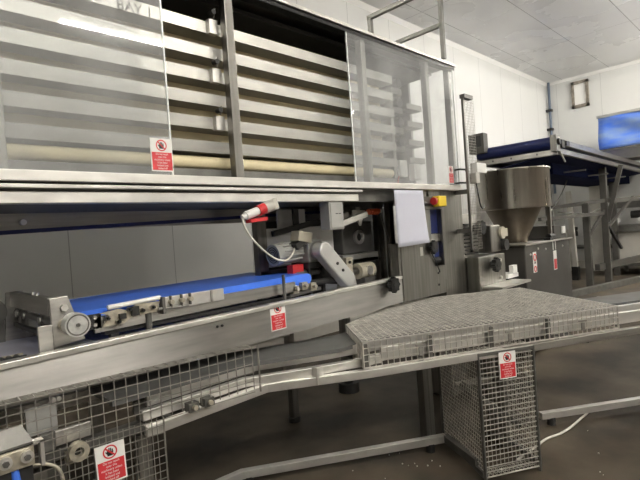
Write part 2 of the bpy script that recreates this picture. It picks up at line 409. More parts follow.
# sliding panels
def panel(x0, x1, z0, z1, m, label, y=CF - .04, x_edges=()):
    p = MB().box(x0, x1, y - .003, y + .003, z0, z1, m).build('sliding_panel', cab); p['label'] = label
    for xe in x_edges: MB().box(xe - .006, xe + .002, y - .004, y + .004, z0, z1, EDGE).build('panel_edge', p)
    return p
pL = panel(-.7, 1.17, 1.884, 2.945, ACR, 'clear sliding panel over the left half', x_edges=(1.17,))
pR = panel(2.54, 3.97, 1.884, 2.945, ACR2, 'hazy sliding panel over the right end', x_edges=(2.548, 3.97))
sign('warning_sign', pL, (1.115, CF - .0445, 1.979), (1, 0, 0), (0, 0, 1), label='red and white no hands sign on the clear left panel')
sign('warning_sign', pR, (3.825, CF - .0445, 1.975), (1, 0, 0), (0, 0, 1), w=.08, h=.155, label='small red and white no hands sign on the hazy right panel')
MB().text('BAY 1', (1.035, CF - .0432, 2.665), (1, 0, .0), (0, 0, 1), .068, INK, align='CENTER').build('marker_writing', pL)
MB().tube([(3.90, CF - .043, 2.02), (3.90, CF - .09, 2.02), (3.985, CF - .10, 2.02), (4.0, CF - .10, 2.0), (4.0, CF - .10, 1.92), (3.985, CF - .10, 1.90), (3.90, CF - .09, 1.90), (3.90, CF - .043, 1.90)], .009, BLACK, 8).build('door_handle', pR)
# legs
for x, y in ((-.75, 2.32), (-.75, 4.15), (3.45, 4.15)):
    MB().box(x - .03, x + .03, y - .03, y + .03, 0, 1.77, STEEL_V).build('leg', cab)
# end column
col_b = MB()
col_b.box(3.70, 4.06, CF, 2.62, .02, 1.838, STEEL_V)
col_b.build('end_column', cab, bevel=.006)
MB().box(3.01, 3.52, CF - .02, 2.31, .955, 1.42, STEEL_V).build('lower_cover', cab, bevel=.006)
MB().box(3.43, 3.52, 2.31, 2.60, .955, 1.20, STEEL_V).build('cover_bracket', cab)
MB().box(3.04, 3.09, CF - .024, CF - .018, .975, 1.40, STEEL_V).build('cover_flange', cab)
MB().box(3.30, 3.34, CF - .024, CF - .018, 1.30, 1.37, STEEL_L).build('cover_catch', cab)
MB().box(3.43, 3.52, CF, CF + .025, 1.20, 1.838, STEEL_V).build('window_jamb', cab, bevel=.004)
MB().box(3.48, 3.69, CF, CF + .04, 1.715, 1.838, STEEL_V).build('window_head', cab)
b = MB().box(3.52, 3.70, CF, CF + .03, .95, 1.19, STEEL_V)
b.cyl((3.585, CF, 1.13), (3.585, CF - .004, 1.13), .010, BLACK, 10).cyl((3.585, CF, 1.03), (3.585, CF - .004, 1.03), .010, BLACK, 10)
b.build('hole_plate', cab)
MB().box(3.48, 3.80, CF + .05, CF + .08, 1.47, 1.70, NAVY).build('belt_loop', cab)
MB().box(3.48, 3.80, CF + .05, CF + .08, 1.26, 1.395, NAVY).build('belt_loop', cab)
MB().box(3.48, 3.80, CF + .03, CF + .07, 1.40, 1.465, STEEL).build('belt_guide', cab)
MB().cyl((3.48, CF + .06, 1.235), (3.72, CF + .06, 1.235), .03, CASTD, 14).build('belt_shaft', cab)
MB().box(3.45, 3.70, 2.5, 2.52, .955, 1.838, DARK).build('window_back', cab)
MB().tube([(3.44, CF - .03, 1.33), (3.52, CF - .03, 1.22), (3.58, CF - .02, 1.14)], .006, CASTD, 6).build('window_lead', cab)
def knob_mb(c, d, r=.05, l=.045):
    c, d = V(c), V(d).normalized(); b = MB()
    b.cyl(c, c + d * l * .5, r * .55, BLACK, 16).cyl(c + d * l * .45, c + d * l, r, BLACK, 12, smooth=False)
    a = d.orthogonal().normalized(); e = d.cross(a)
    for i in range(8):
        an = i * math.pi / 4; p = c + r * .97 * (math.cos(an) * a + math.sin(an) * e)
        b.cyl(p + d * l * .45, p + d * l, r * .2, BLACK, 8)
    b.cyl(c + d * l, c + d * (l + .003), r * .42, CASTD, 16)
    return b
knob_mb((3.46, CF - .02, 1.36), (0, -1, 0)).build('star_knob', cab)

# emergency stop
t = thing('emergency_stop', 'yellow emergency stop box with red side button beside the paper sheet', 'switch', (3.57, CF, 1.68))
MB().box(3.36, 3.67, CF - .02, CF, 1.675, 1.785, STEEL_D).build('mounting_plate', t, bevel=.003)
MB().box(3.535, 3.655, CF - .085, CF - .02, 1.695, 1.785, YELLOW).build('housing', t, bevel=.008)
MB().cyl((3.535, CF - .055, 1.742), (3.515, CF - .055, 1.742), .016, REDP, 14).cyl((3.515, CF - .055, 1.742), (3.493, CF - .055, 1.742), .031, REDP, 20).build('button', t)
MB().cyl((3.40, CF - .03, 1.722), (3.535, CF - .03, 1.715), .009, BLACK, 8).cyl((3.37, CF - .03, 1.723), (3.41, CF - .03, 1.722), .018, BLACK, 10).build('cable_gland', t)

# paper sheet hanging from the sill
b = MB(); n = 12; vs = []; fs = []
for j in range(n + 1):
    for i in range(n + 1):
        u, w = i / n, j / n
        vs.append((2.955 + .388 * u + .02 * (1 - w) * (u * .6 + .5), CF - .058 - .010 * math.sin(u * 3.2) * (1 - w) - .02 * (1 - w) ** 2 * u, 1.405 + .425 * w - .012 * (1 - u) * (1 - w)))
for j in range(n):
    for i in range(n): a = j * (n + 1) + i; fs.append((a, a + 1, a + n + 2, a + n + 1))
b.add(vs, fs, PAPER, True)
o = b.build('paper_sheet'); so = o.modifiers.new('thickness', 'SOLIDIFY'); so.thickness = .0012
tag(o, 'blank white paper sheet hanging below the sill of the tall machine', 'paper')

# control box under the sill
t = thing('control_box', 'plain grey metal junction box hanging under the long sill', 'box', (2.37, 2.27, 1.56))
MB().box(2.30, 2.44, CF + .0, 2.33, 1.56, 1.75, CAST).build('housing', t, bevel=.004)
MB().box(2.31, 2.43, CF - .006, CF, 1.57, 1.74, CAST).build('lid', t, bevel=.003)
MB().box(2.355, 2.375, CF - .009, CF - .005, 1.665, 1.67, BLACK).box(2.385, 2.405, CF - .009, CF - .005, 1.665, 1.67, BLACK).build('label_slots', t)
MB().bar((2.44, 2.26, 1.60), (2.75, 2.30, 1.66), .03, .04, STEEL).build('arm', t)

# power connector and cable
t = thing('power_connector', 'red and white industrial plug under the long sill', 'plug', (1.68, CF, 1.66))
A, Bq = V((1.565, 2.2, 1.662)), V((1.83, 2.2, 1.742)); d = (Bq - A).normalized()
MB().cyl(A, A + d * .03, .014, WHITE, 14, r2=.02).cyl(A + d * .025, A + d * .12, .025, WHITE, 18).build('plug_body', t)
MB().cyl(A + d * .115, A + d * .165, .032, REDP, 18).build('locking_ring', t)
MB().cyl(A + d * .165, A + d * .23, .032, PANELB, 18).obox(A + d * .235 + V((0, .02, .0)), d * .035, V((0, .028, 0)), d.cross(V((0, 1, 0))) * .032, PANELB).build('socket', t)
MB().obox(A + d * .105 + V((0, 0, -.048)), d * .06 + V((0, 0, -.012)), V((0, .026, 0)), V((0, 0, .010)), REDP).build('flap', t)
pts = [(1.567, 2.2, 1.66), (1.578, 2.195, 1.60), (1.62, 2.19, 1.535), (1.69, 2.2, 1.475), (1.78, 2.22, 1.42), (1.87, 2.26, 1.395), (1.97, 2.33, 1.387), (2.07, 2.40, 1.40), (2.14, 2.45, 1.425), (2.20, 2.5, 1.455), (2.25, 2.54, 1.48)]
def smooth(pts, k=4):
    P = [V(p) for p in pts]; out = []
    for i in range(len(P) - 1):
        a, b_, c, e = P[max(i - 1, 0)], P[i], P[i + 1], P[min(i + 2, len(P) - 1)]
        for j in range(k):
            t_ = j / k; out.append(.5 * ((2 * b_) + (c - a) * t_ + (2 * a - 5 * b_ + 4 * c - e) * t_ ** 2 + (3 * b_ - a - 3 * c + e) * t_ ** 3))
    return out + [P[-1]]
tag(MB().tube(smooth(pts), .006, HOSE).build('power_cable'), 'white cable looping from the red plug to the motor', 'cable')

# steel pipe rail on the roof
t = thing('roof_rail', 'square steel tube guard rail standing on the cabinet roof', 'rail', (3.5, 2.4, 2.985))
b = lambda p, q, n_: MB().bar(p, q, .034, .034, STEEL_D).build(n_, t)
b((3.2, 2.49, 2.985), (3.2, 2.49, 3.30), 'upright'); b((3.2, 2.51, 3.30), (3.2, 1.2, 3.30), 'cross_bar')
b((3.84, 2.2, 3.0), (3.84, 2.2, 4.4), 'upright'); b((3.84, 2.2, 3.30), (3.84, 4.0, 3.30), 'cross_bar'); b((3.84, 4.0, 2.985), (3.84, 4.0, 3.30), 'upright')
b((3.2, 1.22, 3.28), (3.2, 1.22, 4.4), 'upright')

# ================================================================== BED CONVEYOR (long bright side panel)
bed = thing('bed_conveyor', 'long stainless conveyor bed with deep bright side panel below the blue belt', 'conveyor', (1.2, 2.6, 0))
MB().prism([(-.9, YF, .99), (.4, YF, .985), (1.6, YF, .95), (3.0, YF, .972), (3.0, YF, 1.165), (-.9, YF, 1.09)], (0, .02, 0), STEEL_P).build('side_panel', bed)
MB().prism([(-.9, YF - .012, 1.085), (3.0, YF - .012, 1.150), (3.0, YF - .012, 1.172), (-.9, YF - .012, 1.112)], (0, .055, 0), STEEL_L).build('top_flange', bed, bevel=.003)
MB().box(-.9, 3.0, YF + .03, 3.1, 1.075, 1.09, PAN).build('bed_pan', bed)
MB().box(-.9, 3.0, 3.1, 3.12, .99, 1.16, STEEL).build('rear_panel', bed)
for x in (-.6, 1.0, 2.55): MB().box(x - .03, x + .03, 3.02, 3.08, .03, 1.075, STEEL_V).cyl((x, 3.05, 0), (x, 3.05, .035), .05, RUBBER, 16).build('leg', bed)
b = MB().cyl((3.36, 3.17, 0), (3.36, 3.17, .09), .10, RUBBER, 20).cyl((3.36, 3.17, .09), (3.36, 3.17, .12), .05, RUBBER, 16).cyl((3.36, 3.17, .12), (3.36, 3.17, .30), .02, STEEL_D, 10)
b.box(3.32, 3.40, 3.13, 3.21, .28, .955, STEEL_V).bar((2.55, 3.06, .9), (3.36, 3.17, .9), .04, .04, STEEL_D)
b.build('levelling_foot', bed)
sign('warning_sign', bed, (1.768, YF - .0015, 1.075), (1, 0, .012), (-.012, 0, 1), label='red and white no hands sign on side panel')
knob_mb((2.84, YF, 1.125), (0, -1, 0), .052, .06).build('star_knob', bed)
b = MB()
for x in (1.355, 1.385): b.cyl((x, YF, 1.092), (x, YF - .006, 1.092), .007, BLACK, 10)
b.each('panel_bolt', bed)
MB().cyl((1.06, 2.36, 1.09), (1.06, 2.36, 1.24), .016, STEEL_D, 10).build('support_stud', bed)
MB().cyl((1.93, 2.32, 1.09), (1.93, 2.32, 1.30), .010, STEEL_D, 8).build('support_stud', bed)

# chain lying on the bed
b = MB()
for i in range(9):
    x = .27 + i * .027; z = 1.104
    b.cyl((x, 2.375, z), (x, 2.425, z), .011, STEEL_D, 10)
    b.bar((x - .004, 2.372 + .004 * (i % 2), z), (x + .03, 2.372 + .004 * (i % 2), z), .005, .02, CASTD)
    b.bar((x - .004, 2.43 - .004 * (i % 2), z), (x + .03, 2.43 - .004 * (i % 2), z), .005, .02, CREAMD)
tag(b.build('roller_chain'), 'short length of dark roller chain lying on the pale bed', 'chain')

# ================================================================== BLUE BELT CONVEYOR
bc = thing('belt_conveyor', 'narrow bright blue belt conveyor standing on the pale conveyor bed', 'conveyor', (1.4, 2.7, 1.09))
YN, YR = 2.39, 3.05
b = MB(); prof = []
for i in range(9): a = math.pi / 2 + math.pi * i / 8; prof.append((.72 + .035 * math.cos(a), 1.222 + .035 * math.sin(a)))
for i in range(9): a = -math.pi / 2 + math.pi * i / 8; prof.append((2.2 + .035 * math.cos(a), 1.242 + .035 * math.sin(a)))
b.prism([(x, YN, z) for x, z in prof], (0, YR - YN, 0), BLUE)
b.build('belt', bc)
MB().prism([(.80, YN - .03, 1.150), (2.06, YN - .03, 1.175), (2.06, YN - .03, 1.238), (.80, YN - .03, 1.225)], (0, .022, 0), STEEL).build('side_rail', bc)
MB().box(.8, 2.1, YR + .005, YR + .02, 1.15, 1.265, STEEL).build('side_rail', bc)
MB().box(.85, 2.1, YN - .01, YN + .05, 1.13, 1.15, CASTD).build('under_frame', bc)
for x in (.9, 2.0): MB().box(x, x + .04, YN + .05, YN + .09, 1.09, 1.19, STEEL_D).build('support_leg', bc)
for x in (.9, 2.0): MB().box(x, x + .04, YR - .1, YR - .06, 1.09, 1.19, STEEL_D).build('support_leg', bc)
# adjuster fittings along the near rail
ym = YN - .035
MB().cyl((.86, ym - .005, 1.262), (1.125, ym - .005, 1.273), .012, WHITE, 12).build('round_guide', bc)
b = MB()
b.prism([(.82, ym, 1.24), (.86, ym, 1.228), (.845, ym, 1.205), (.83, ym, 1.175), (.93, ym, 1.175), (.97, ym, 1.20), (1.10, ym, 1.205), (1.12, ym, 1.255), (1.0, ym, 1.258), (.95, ym, 1.235), (.91, ym, 1.25)], (0, -.012, 0), CREAMD)
b.build('adjuster_plate', bc)
b = MB()
for x, z in ((.85, 1.215), (.90, 1.19), (.955, 1.24), (1.02, 1.225), (1.075, 1.232)): b.cyl((x, ym - .012, z), (x, ym - .03, z), .013, STEEL, 6).cyl((x, ym - .03, z), (x, ym - .045, z), .006, CASTD, 8)
b.each('adjuster_bolt', bc)
b = MB().box(.905, .935, ym - .035, ym - .012, 1.20, 1.225, CASTD).box(.965, 1.0, ym - .035, ym - .012, 1.205, 1.25, CASTD).box(1.12, 1.135, ym - .04, ym, 1.19, 1.275, STEEL_D)
b.each('clamp_block', bc)
MB().box(1.14, 1.50, ym - .02, ym, 1.205, 1.272, STEEL_L).box(1.41, 1.425, ym - .026, ym - .018, 1.205, 1.272, STEEL).build('scraper_plate', bc, bevel=.004)
b = MB().cyl((1.27, ym - .025, 1.21), (1.10, ym - .03, 1.218), .008, STEEL, 8)
for x in (1.17, 1.23, 1.28): b.cyl((x, ym - .02, 1.245), (x, ym - .05, 1.245), .012, CREAMD, 10).box(x - .003, x + .003, ym - .04, ym - .02, 1.215, 1.275, STEEL_D)
b.build('tension_rod', bc)
# end unit
MB().prism([(.60, 2.30, 1.345), (.675, 2.30, 1.348), (.735, 2.30, 1.145), (.605, 2.30, 1.13)], (0, .02, 0), STEEL).build('end_plate', bc, bevel=.003)
MB().box(.60, .76, 2.25, 2.34, 1.118, 1.132, STEEL_D).build('end_foot', bc)
MB().prism([(.58, 3.0, 1.345), (.66, 3.0, 1.348), (.72, 3.0, 1.09), (.56, 3.0, 1.09)], (0, .02, 0), STEEL).build('end_plate', bc, bevel=.003)
MB().prism([(.597, 2.32, 1.270), (.60, 2.32, 1.347), (.628, 2.32, 1.347), (.628, 2.32, 1.338), (.612, 2.32, 1.338), (.609, 2.32, 1.270)], (0, .68, 0), STEEL).build('cover_hood', bc)
b = MB()
for y in (2.55, 2.62): b.cyl((.614, y, 1.347), (.62, y, 1.358), .008, STEEL_L, 8)
b.each('hood_screw', bc)
b = MB().cyl((.625, 2.32, 1.235), (.625, 3.0, 1.235), .018, STEEL_D, 12).cyl((.65, 2.32, 1.29), (.65, 3.0, 1.29), .014, STEEL, 12)
b.build('cross_shaft', bc)
for y in (2.46, 2.74, 2.88):
    MB().box(.615, .665, y, y + .07, 1.15, 1.262, STEEL_D).cyl((.615, y + .035, 1.235), (.60, y + .035, 1.235), .018, STEEL, 12).build('bearing_block', bc, bevel=.004)
MB().box(.60, .62, 2.34, 2.98, 1.165, 1.185, CASTD).build('tie_bar', bc)
b = MB().cyl((.68, 2.30, 1.226), (.68, 2.25, 1.226), .022, STEEL, 16).cyl((.679, 2.262, 1.226), (.679, 2.205, 1.226), .052, ALU, 40)
b.ring((.679, 2.2048, 1.226), (1, 0, 0), (0, 0, 1), .040, .046, .0006, STEEL_D).cyl((.679, 2.205, 1.226), (.679, 2.197, 1.226), .008, STEEL_D, 12)
b.build('hand_wheel', bc)
b = MB().cyl((.655, 2.30, 1.298), (.655, 2.284, 1.298), .016, STEEL_L, 6).cyl((.655, 2.30, 1.225), (.655, 2.275, 1.225), .028, CREAMD, 16).cyl((.655, 2.275, 1.225), (.655, 2.265, 1.225), .018, STEEL, 6)
b.each('end_bolt', bc)
b = MB().box(.77, .83, YN - .03, YN - .02, 1.17, 1.24, CASTD)
for z in (1.19, 1.225): b.cyl((.80, YN - .03, z), (.80, YN - .04, z), .009, STEEL, 6)
b.build('rail_joint', bc)
MB().box(.545, .60, 2.285, 2.30, 1.09, 1.235, STEEL).build('stop_plate', bc, bevel=.002)
b = MB().cyl((.50, 3.02, 1.25), (.50, 2.97, 1.25), .075, STEEL_D, 24).cyl((.50, 2.97, 1.25), (.50, 2.93, 1.25), .014, STEEL_L, 10).box(.44, .56, 2.985, 3.02, 1.09, 1.25, STEEL_D)
b.build('pulley', bc)

# ================================================================== DRIVE FRAME behind the motor
df = thing('drive_stand', 'dark steel drive stand with grey panels behind the motor', 'frame', (2.8, 3.0, 0))
MB().box(2.56, 4.3, 3.28, 3.30, .9, 1.765, DARK).build('back_plate', df)
MB().box(2.04, 2.12, 2.70, 2.76, 1.09, 1.765, STEEL_V).build('post', df)
MB().box(2.13, 2.60, 2.72, 2.74, 1.32, 1.60, PALE).build('pale_panel', df, bevel=.003)
MB().box(2.30, 2.58, 2.78, 2.80, 1.60, 1.74, PALE).build('pale_panel', df, bevel=.003)
MB().box(2.60, 2.86, 2.76, 2.78, 1.36, 1.60, PALE).build('pale_panel', df, bevel=.003)
MB().bar((2.16, 2.68, 1.56), (2.62, 2.68, 1.635), .03, .04, CASTD).build('brace', df)
MB().box(2.38, 2.43, 2.69, 2.71, 1.55, 1.74, CASTD).build('brace', df)
MB().box(2.05, 3.40, 2.70, 2.74, 1.26, 1.30, STEEL_D).build('cross_rail', df)
b = MB().box(2.93, 3.32, 2.72, 2.98, 1.35, 1.62, BLOCK); b.build('gear_block', df, bevel=.01)
MB().ring((3.125, 2.72, 1.485), (1, 0, 0), (0, 0, 1), .035, .062, .02, CAST).cyl((3.125, 2.725, 1.485), (3.125, 2.715, 1.485), .036, CASTD, 20).build('bore_ring', df)
MB().box(2.90, 3.36, 2.70, 2.98, 1.27, 1.345, CAST).build('block_base', df, bevel=.004)
MB().box(3.36, 3.44, 2.68, 2.74, .95, 1.765, STEEL_V).build('post', df)
MB().box(3.46, 3.52, 2.62, 2.68, .95, 1.765, STEEL_V).build('post', df)
MB().box(2.75, 3.05, 2.66, 2.70, 1.62, 1.75, STEEL_D).build('guide_plate', df)
MB().prism([(2.62, 2.5, 1.60), (2.80, 2.5, 1.66), (2.88, 2.5, 1.645), (2.92, 2.5, 1.58), (2.96, 2.5, 1.66), (2.98, 2.5, 1.70), (2.84, 2.5, 1.705), (2.62, 2.5, 1.65)], (0, .02, 0), PANELB).build('pointer_plate', df)
MB().box(2.78, 2.82, 2.5, 3.0, 1.66, 1.70, STEEL_D).build('guide_arm', df)
b = MB().cyl((2.99, 2.48, 1.685), (3.13, 2.48, 1.69), .02, ORANGE, 14)
for i in range(4): b.ring((3.01 + i * .03, 2.48, 1.686), (0, 1, 0), (0, 0, 1),   .018, .025, .012, ORANGE, 16)
b.cyl((3.14, 2.48, 1.69), (3.155, 2.48, 1.69), .018, WHITE, 12)
b.build('orange_handle', df)
MB().bar((3.15, 2.48, 1.68), (3.30, 2.52, 1.42), .012, .012, STEEL_D).build('lever_rod', df)

# ================================================================== DRIVE MOTOR
mo = thing('drive_motor', 'grey finned electric motor with beige terminal box and slanted chain guard', 'motor', (2.4, 2.6, 1.09))
P0, P1 = V((2.06, 2.56, 1.415)), V((2.28, 2.56, 1.43)); d = (P1 - P0).normalized()
b = MB().cyl(P0 + d * .04, P1, .066, CAST, 24)
for i in range(12):
    a = i * math.pi / 6; n_ = d.orthogonal().normalized(); e = d.cross(n_); r = math.cos(a) * n_ + math.sin(a) * e
    b.obox(P0 + d * .13 + r * .069, d * .085, r * .009, d.cross(r) * .003, CAST)
b.build('motor_body', mo)
b = MB().cyl(P0 - d * .01, P0 + d * .045, .074, CAST, 24)
for k in (.02, .035, .05): b.ring(P0 - d * .012, d.orthogonal().normalized(), d.cross(d.orthogonal().normalized()), k, k + .006, .002, CASTD, 20)
b.build('fan_cowl', mo)
MB().obox((2.27, 2.50, 1.525), (.062, 0, -.012), (0, .045, 0), (.008, 0, .035), BEIGE).build('terminal_box', mo, bevel=.005)
MB().obox((2.235, 2.50, 1.48), (.05, 0, .02), (0, .04, 0), (-.012, 0, .02), CASTD).build('box_base', mo)
MB().box(2.30, 2.44, 2.47, 2.62, 1.34, 1.50, CAST).cyl((2.37, 2.47, 1.42), (2.37, 2.41, 1.42), .06, CAST, 20).build('gear_case', mo, bevel=.008)
b = MB().box(2.28, 2.46, 2.46, 2.64, 1.30, 1.34, CASTD)
for x in (2.30, 2.43): b.box(x, x + .025, 2.48, 2.62, 1.09, 1.30, CASTD)
b.cyl((2.20, 2.52, 1.27), (2.46, 2.52, 1.27), .025, STEEL_D, 12).cyl((2.25, 2.44, 1.20), (2.55, 2.44, 1.20), .022, CASTD, 12)
b.build('motor_mount', mo)
MB().box(2.17, 2.27, 2.50, 2.56, 1.275, 1.335, REDP).build('red_block', mo)
b = MB()
for x, z in ((2.04, 1.19), (2.12, 1.205), (2.2, 1.19)): b.box(x, x + .05, 2.36, 2.42, z - .03, z + .02, CREAMD).cyl((x + .02, 2.36, z), (x + .02, 2.33, z), .012, BRASS if False else CREAMD, 10)
b.bar((2.02, 2.39, 1.15), (2.30, 2.39, 1.165), .04, .02, STEEL_D)
b.build('valve_block', mo)
# stadium shaped chain guard
c0, c1 = V((2.345, 2.34, 1.425)), V((2.575, 2.34, 1.195)); ax = (c1 - c0).normalized(); sd = ax.cross(V((0, 1, 0))); r = .058
poly = []
for i in range(13): a = math.pi / 2 + math.pi * i / 12; poly.append(c0 + r * (math.cos(a) * ax + math.sin(a) * sd))
for i in range(13): a = -math.pi / 2 + math.pi * i / 12; poly.append(c1 + r * (math.cos(a) * ax + math.sin(a) * sd))
MB().prism(poly, (0, .085, 0), CASTL).build('chain_guard', mo, bevel=.012)
b = MB()
for f in (.45, .68): p = c0.lerp(c1, f); b.cyl(p, p - V((0, .006, 0)), .011, CASTD, 12)
b.each('guard_bolt', mo)

# roller motor (beige cylinder) on bed
rm = thing('roller_motor', 'beige cylindrical drum motor lying on the bed next to the paper', 'motor', (2.95, 2.5, 1.09))
MB().cyl((2.83, 2.5, 1.222), (3.0, 2.5, 1.222), .062, BEIGE, 24).build('drum', rm)
MB().cyl((2.62, 2.5, 1.235), (2.83, 2.5, 1.225), .03, STEEL, 16).build('shaft', rm)
MB().cyl((2.92, 2.5, 1.225), (2.92, 2.433, 1.225), .036, STEEL_L, 20).build('end_cap', rm)
b = MB().box(2.63, 2.70, 2.42, 2.46, 1.15, 1.345, CREAMD).cyl((2.665, 2.42, 1.31), (2.665, 2.41, 1.31), .012, CASTD, 10).cyl((2.665, 2.42, 1.22), (2.665, 2.40, 1.22), .022, STEEL, 12)
b.build('bearing_plate', rm, bevel=.004)
MB().prism([(2.60, 2.44, 1.09), (2.76, 2.44, 1.09), (2.74, 2.44, 1.20), (2.64, 2.44, 1.20)], (0, .08, 0), STEEL_L).box(2.85, 2.98, 2.44, 2.56, 1.09, 1.17, STEEL_D).build('mounting_foot', rm)
MB().cyl((2.56, 2.42, 1.225), (2.60, 2.42, 1.225), .05, CASTD, 20).build('coupling', rm)

# ================================================================== UPRIGHT MESH GUARD right of the column
def grid(b, o, ax, ay, nx, ny, px, py, r, m, rh=None):
    """wire lattice: nx by ny cells from o along unit axes ax, ay"""
    o, ax, ay = V(o), V(ax), V(ay); nz = ax.cross(ay).normalized() * r
    for i in range(nx + 1): b.wire(o + ax * i * px, o + ax * i * px + ay * ny * py, r, m)
    for j in range(ny + 1): b.wire(o + ay * j * py + nz, o + ay * j * py + ax * nx * px + nz, rh or r, m)
    return b
ug = thing('mesh_guard', 'tall narrow wire mesh guard fixed upright beside the end column', 'guard', (4.12, 2.13, 1.28))
grid(MB(), (3.965, 2.11, 1.30), (1, 0, 0), (0, 0, 1), 7, 54, .026, .025, .0018, WIREL).build('wire_mesh', ug)
MB().box(3.945, 3.963, 2.10, 2.12, 1.28, 2.68, STEEL_V).box(3.945, 3.963, 2.10, 2.12, 1.28, 1.3, STEEL_V).build('guard_frame', ug)
MB().box(3.94, 4.09, 2.08, 2.13, 2.645, 2.68, STEEL_D).build('top_bracket', ug)
for z in (1.45, 1.80): MB().box(3.945, 3.975, 2.12, 2.24, z, z + .04, STEEL_D).build('fixing_clip', ug)
t = thing('switch_box', 'small white switch box on the mesh guard beside the hopper', 'box', (4.14, 2.10, 1.93))
MB().box(4.05, 4.23, 2.06, 2.13, 1.985, 2.075, WHITE).build('housing', t, bevel=.005)
MB().box(4.02, 4.09, 2.06, 2.13, 1.89, 1.985, PANELB).build('door_switch', t, bevel=.006)
MB().tube(smooth([(4.05, 2.08, 1.89), (4.04, 2.06, 1.78), (4.06, 2.06, 1.70), (4.12, 2.07, 1.66), (4.2, 2.09, 1.69)]), .006, BLACK, 6).build('switch_lead', t)

# ================================================================== DOSING UNIT between column and hopper
du = thing('dosing_unit', 'steel dosing unit with black star knobs between column and hopper', 'machine', (4.5, 2.4, 0))
MB().box(4.08, 4.62, 2.12, 2.5, .02, 1.22, STEEL_V).build('lower_housing', du, bevel=.008)
MB().box(4.40, 4.60, 2.14, 2.46, 1.24, 1.50, STEEL_V).build('upper_housing', du, bevel=.012)
MB().box(4.06, 4.40, 2.28, 2.30, 1.22, 1.62, STEEL).build('back_plate', du)
b = MB()
for i in range(9): b.box(4.12, 4.36, 2.262, 2.28, 1.24 + i * .035, 1.252 + i * .035, CASTD)
b.build('louvre', du)
MB().cyl((4.62, 2.12, 1.42), (4.62, 2.3, 1.42), .06, BEIGE, 18).box(4.60, 4.76, 2.14, 2.4, 1.38, 1.46, BEIGE).build('drive_housing', du)
MB().cyl((4.64, 2.10, 1.30), (4.64, 2.3, 1.30), .055, CASTD, 18).build('shaft_coupling', du)
knob_mb((4.29, 2.26, 1.485), (0, -1, 0), .06, .10).build('star_knob', du)
knob_mb((4.32, 2.12, 1.13), (0, -1, 0), .06, .07).build('star_knob', du)
b = MB()
for z in (1.16, .99): b.cyl((4.50, 2.12, z), (4.50, 2.105, z), .016, STEEL_L, 12)
b.each('housing_bolt', du)
MB().box(4.62, 4.86, 2.10, 2.30, .96, 1.0, WHITE).box(4.74, 4.84, 2.10, 2.14, .99, 1.08, WHITE).build('drip_tray', du)
MB().box(4.12, 4.75, 1.93, 2.12, .925, .945, STEEL_L).build('outfeed_plate', du)

# ================================================================== HOPPER
hp = thing('hopper', 'large stainless steel hopper with round bin and funnel on the pump cabinet', 'hopper', (5.8, 2.5, 1.26))
hc = V((5.775, 2.51, 0))
b = MB(); R0 = .425
b.lathe([(R0 - .01, 1.665), (R0, 1.675), (R0, 2.105), (R0 + .012, 2.11), (R0 + .012, 2.125), (R0 - .006, 2.125), (R0 - .006, 1.68), (.30, 1.672), (.30, 1.664), (R0 - .01, 1.664)], hc, STEEL_H, 48)
b.build('bin', hp)
MB().lathe([(.318, 1.668), (.15, 1.31), (.15, 1.262), (.135, 1.262), (.135, 1.32), (.305, 1.668)], hc, CONE, 40).build('funnel', hp)
MB().bar((6.2, 2.25, 1.2), (6.2, 2.25, 1.70), .04, .04, STEEL_V).build('stay', hp)
pc = thing('pump_cabinet', 'dark grey steel pump cabinet carrying the hopper, with two small stickers', 'cabinet', (5.9, 2.6, 0))
MB().box(5.22, 6.62, 2.17, 3.0, .06, 1.25, CABINET).build('body', pc, bevel=.01)
MB().box(5.18, 6.65, 2.14, 3.03, 1.245, 1.262, STEEL).build('top_plate', pc, bevel=.003)
MB().box(6.25, 6.65, 2.22, 3.0, 1.262, 1.43, CABINET).build('rear_hood', pc, bevel=.006)
MB().cyl((6.05, 2.22, 1.30), (6.2, 2.22, 1.30), .035, BLACK, 14).box(6.0, 6.1, 2.18, 2.26, 1.262, 1.29, BLACK).build('pipe_union', pc)
MB().box(6.50, 6.60, 2.205, 2.22, 1.32, 1.41, WHITE).build('white_plate', pc)
for x, y in ((5.3, 2.25), (6.54, 2.25), (5.3, 2.92), (6.54, 2.92)): MB().cyl((x, y, 0), (x, y, .07), .04, STEEL_D, 12).build('foot', pc)
b = MB().box(5.42, 5.515, 2.166, 2.171, .93, 1.16, WHITE).ring((5.467, 2.166, 1.10), (1, 0, 0), (0, 0, 1), .028, .042, .003, RED, 20).prism([(5.44, 2.165, 1.03), (5.495, 2.165, 1.03), (5.467, 2.165, 1.075)], (0, .002, 0), BLACK).ring((5.467, 2.166, .97), (1, 0, 0), (0, 0, 1), .022, .034, .003, RED, 20)
o = b.build('warning_sticker', pc); o['label'] = 'white sticker with red round warning symbols'
b = MB().box(6.03, 6.13, 2.166, 2.171, .90, 1.13, WHITE).box(6.04, 6.12, 2.164, 2.168, .91, 1.03, RED)
for x in (6.03, 6.11): b.box(x, x + .014, 2.166, 2.171, 1.14, 1.27 - .03, WHITE)
o = b.build('warning_sticker', pc); o['label'] = 'narrow red and white warning sticker'
b = MB()
for x, z in ((5.36, 1.14), (5.58, 1.19), (5.80, 1.17), (6.35, 1.17)): b.cyl((x, 2.17, z), (x, 2.162, z), .012, STEEL_L, 8)
b.each('panel_screw', pc)
tag(MB().cyl((7.15, 2.45, 0), (7.15, 2.45, .5), .03, STEEL_D, 10).cyl((7.15, 2.45, .5), (7.15, 2.45, .53), .09, WHITE, 16).cyl((7.15, 2.45, 0), (7.15, 2.45, .02), .12, STEEL_D, 16).build('pedestal_stand'), 'low stand with pale round top beside the pump cabinet', 'stand')

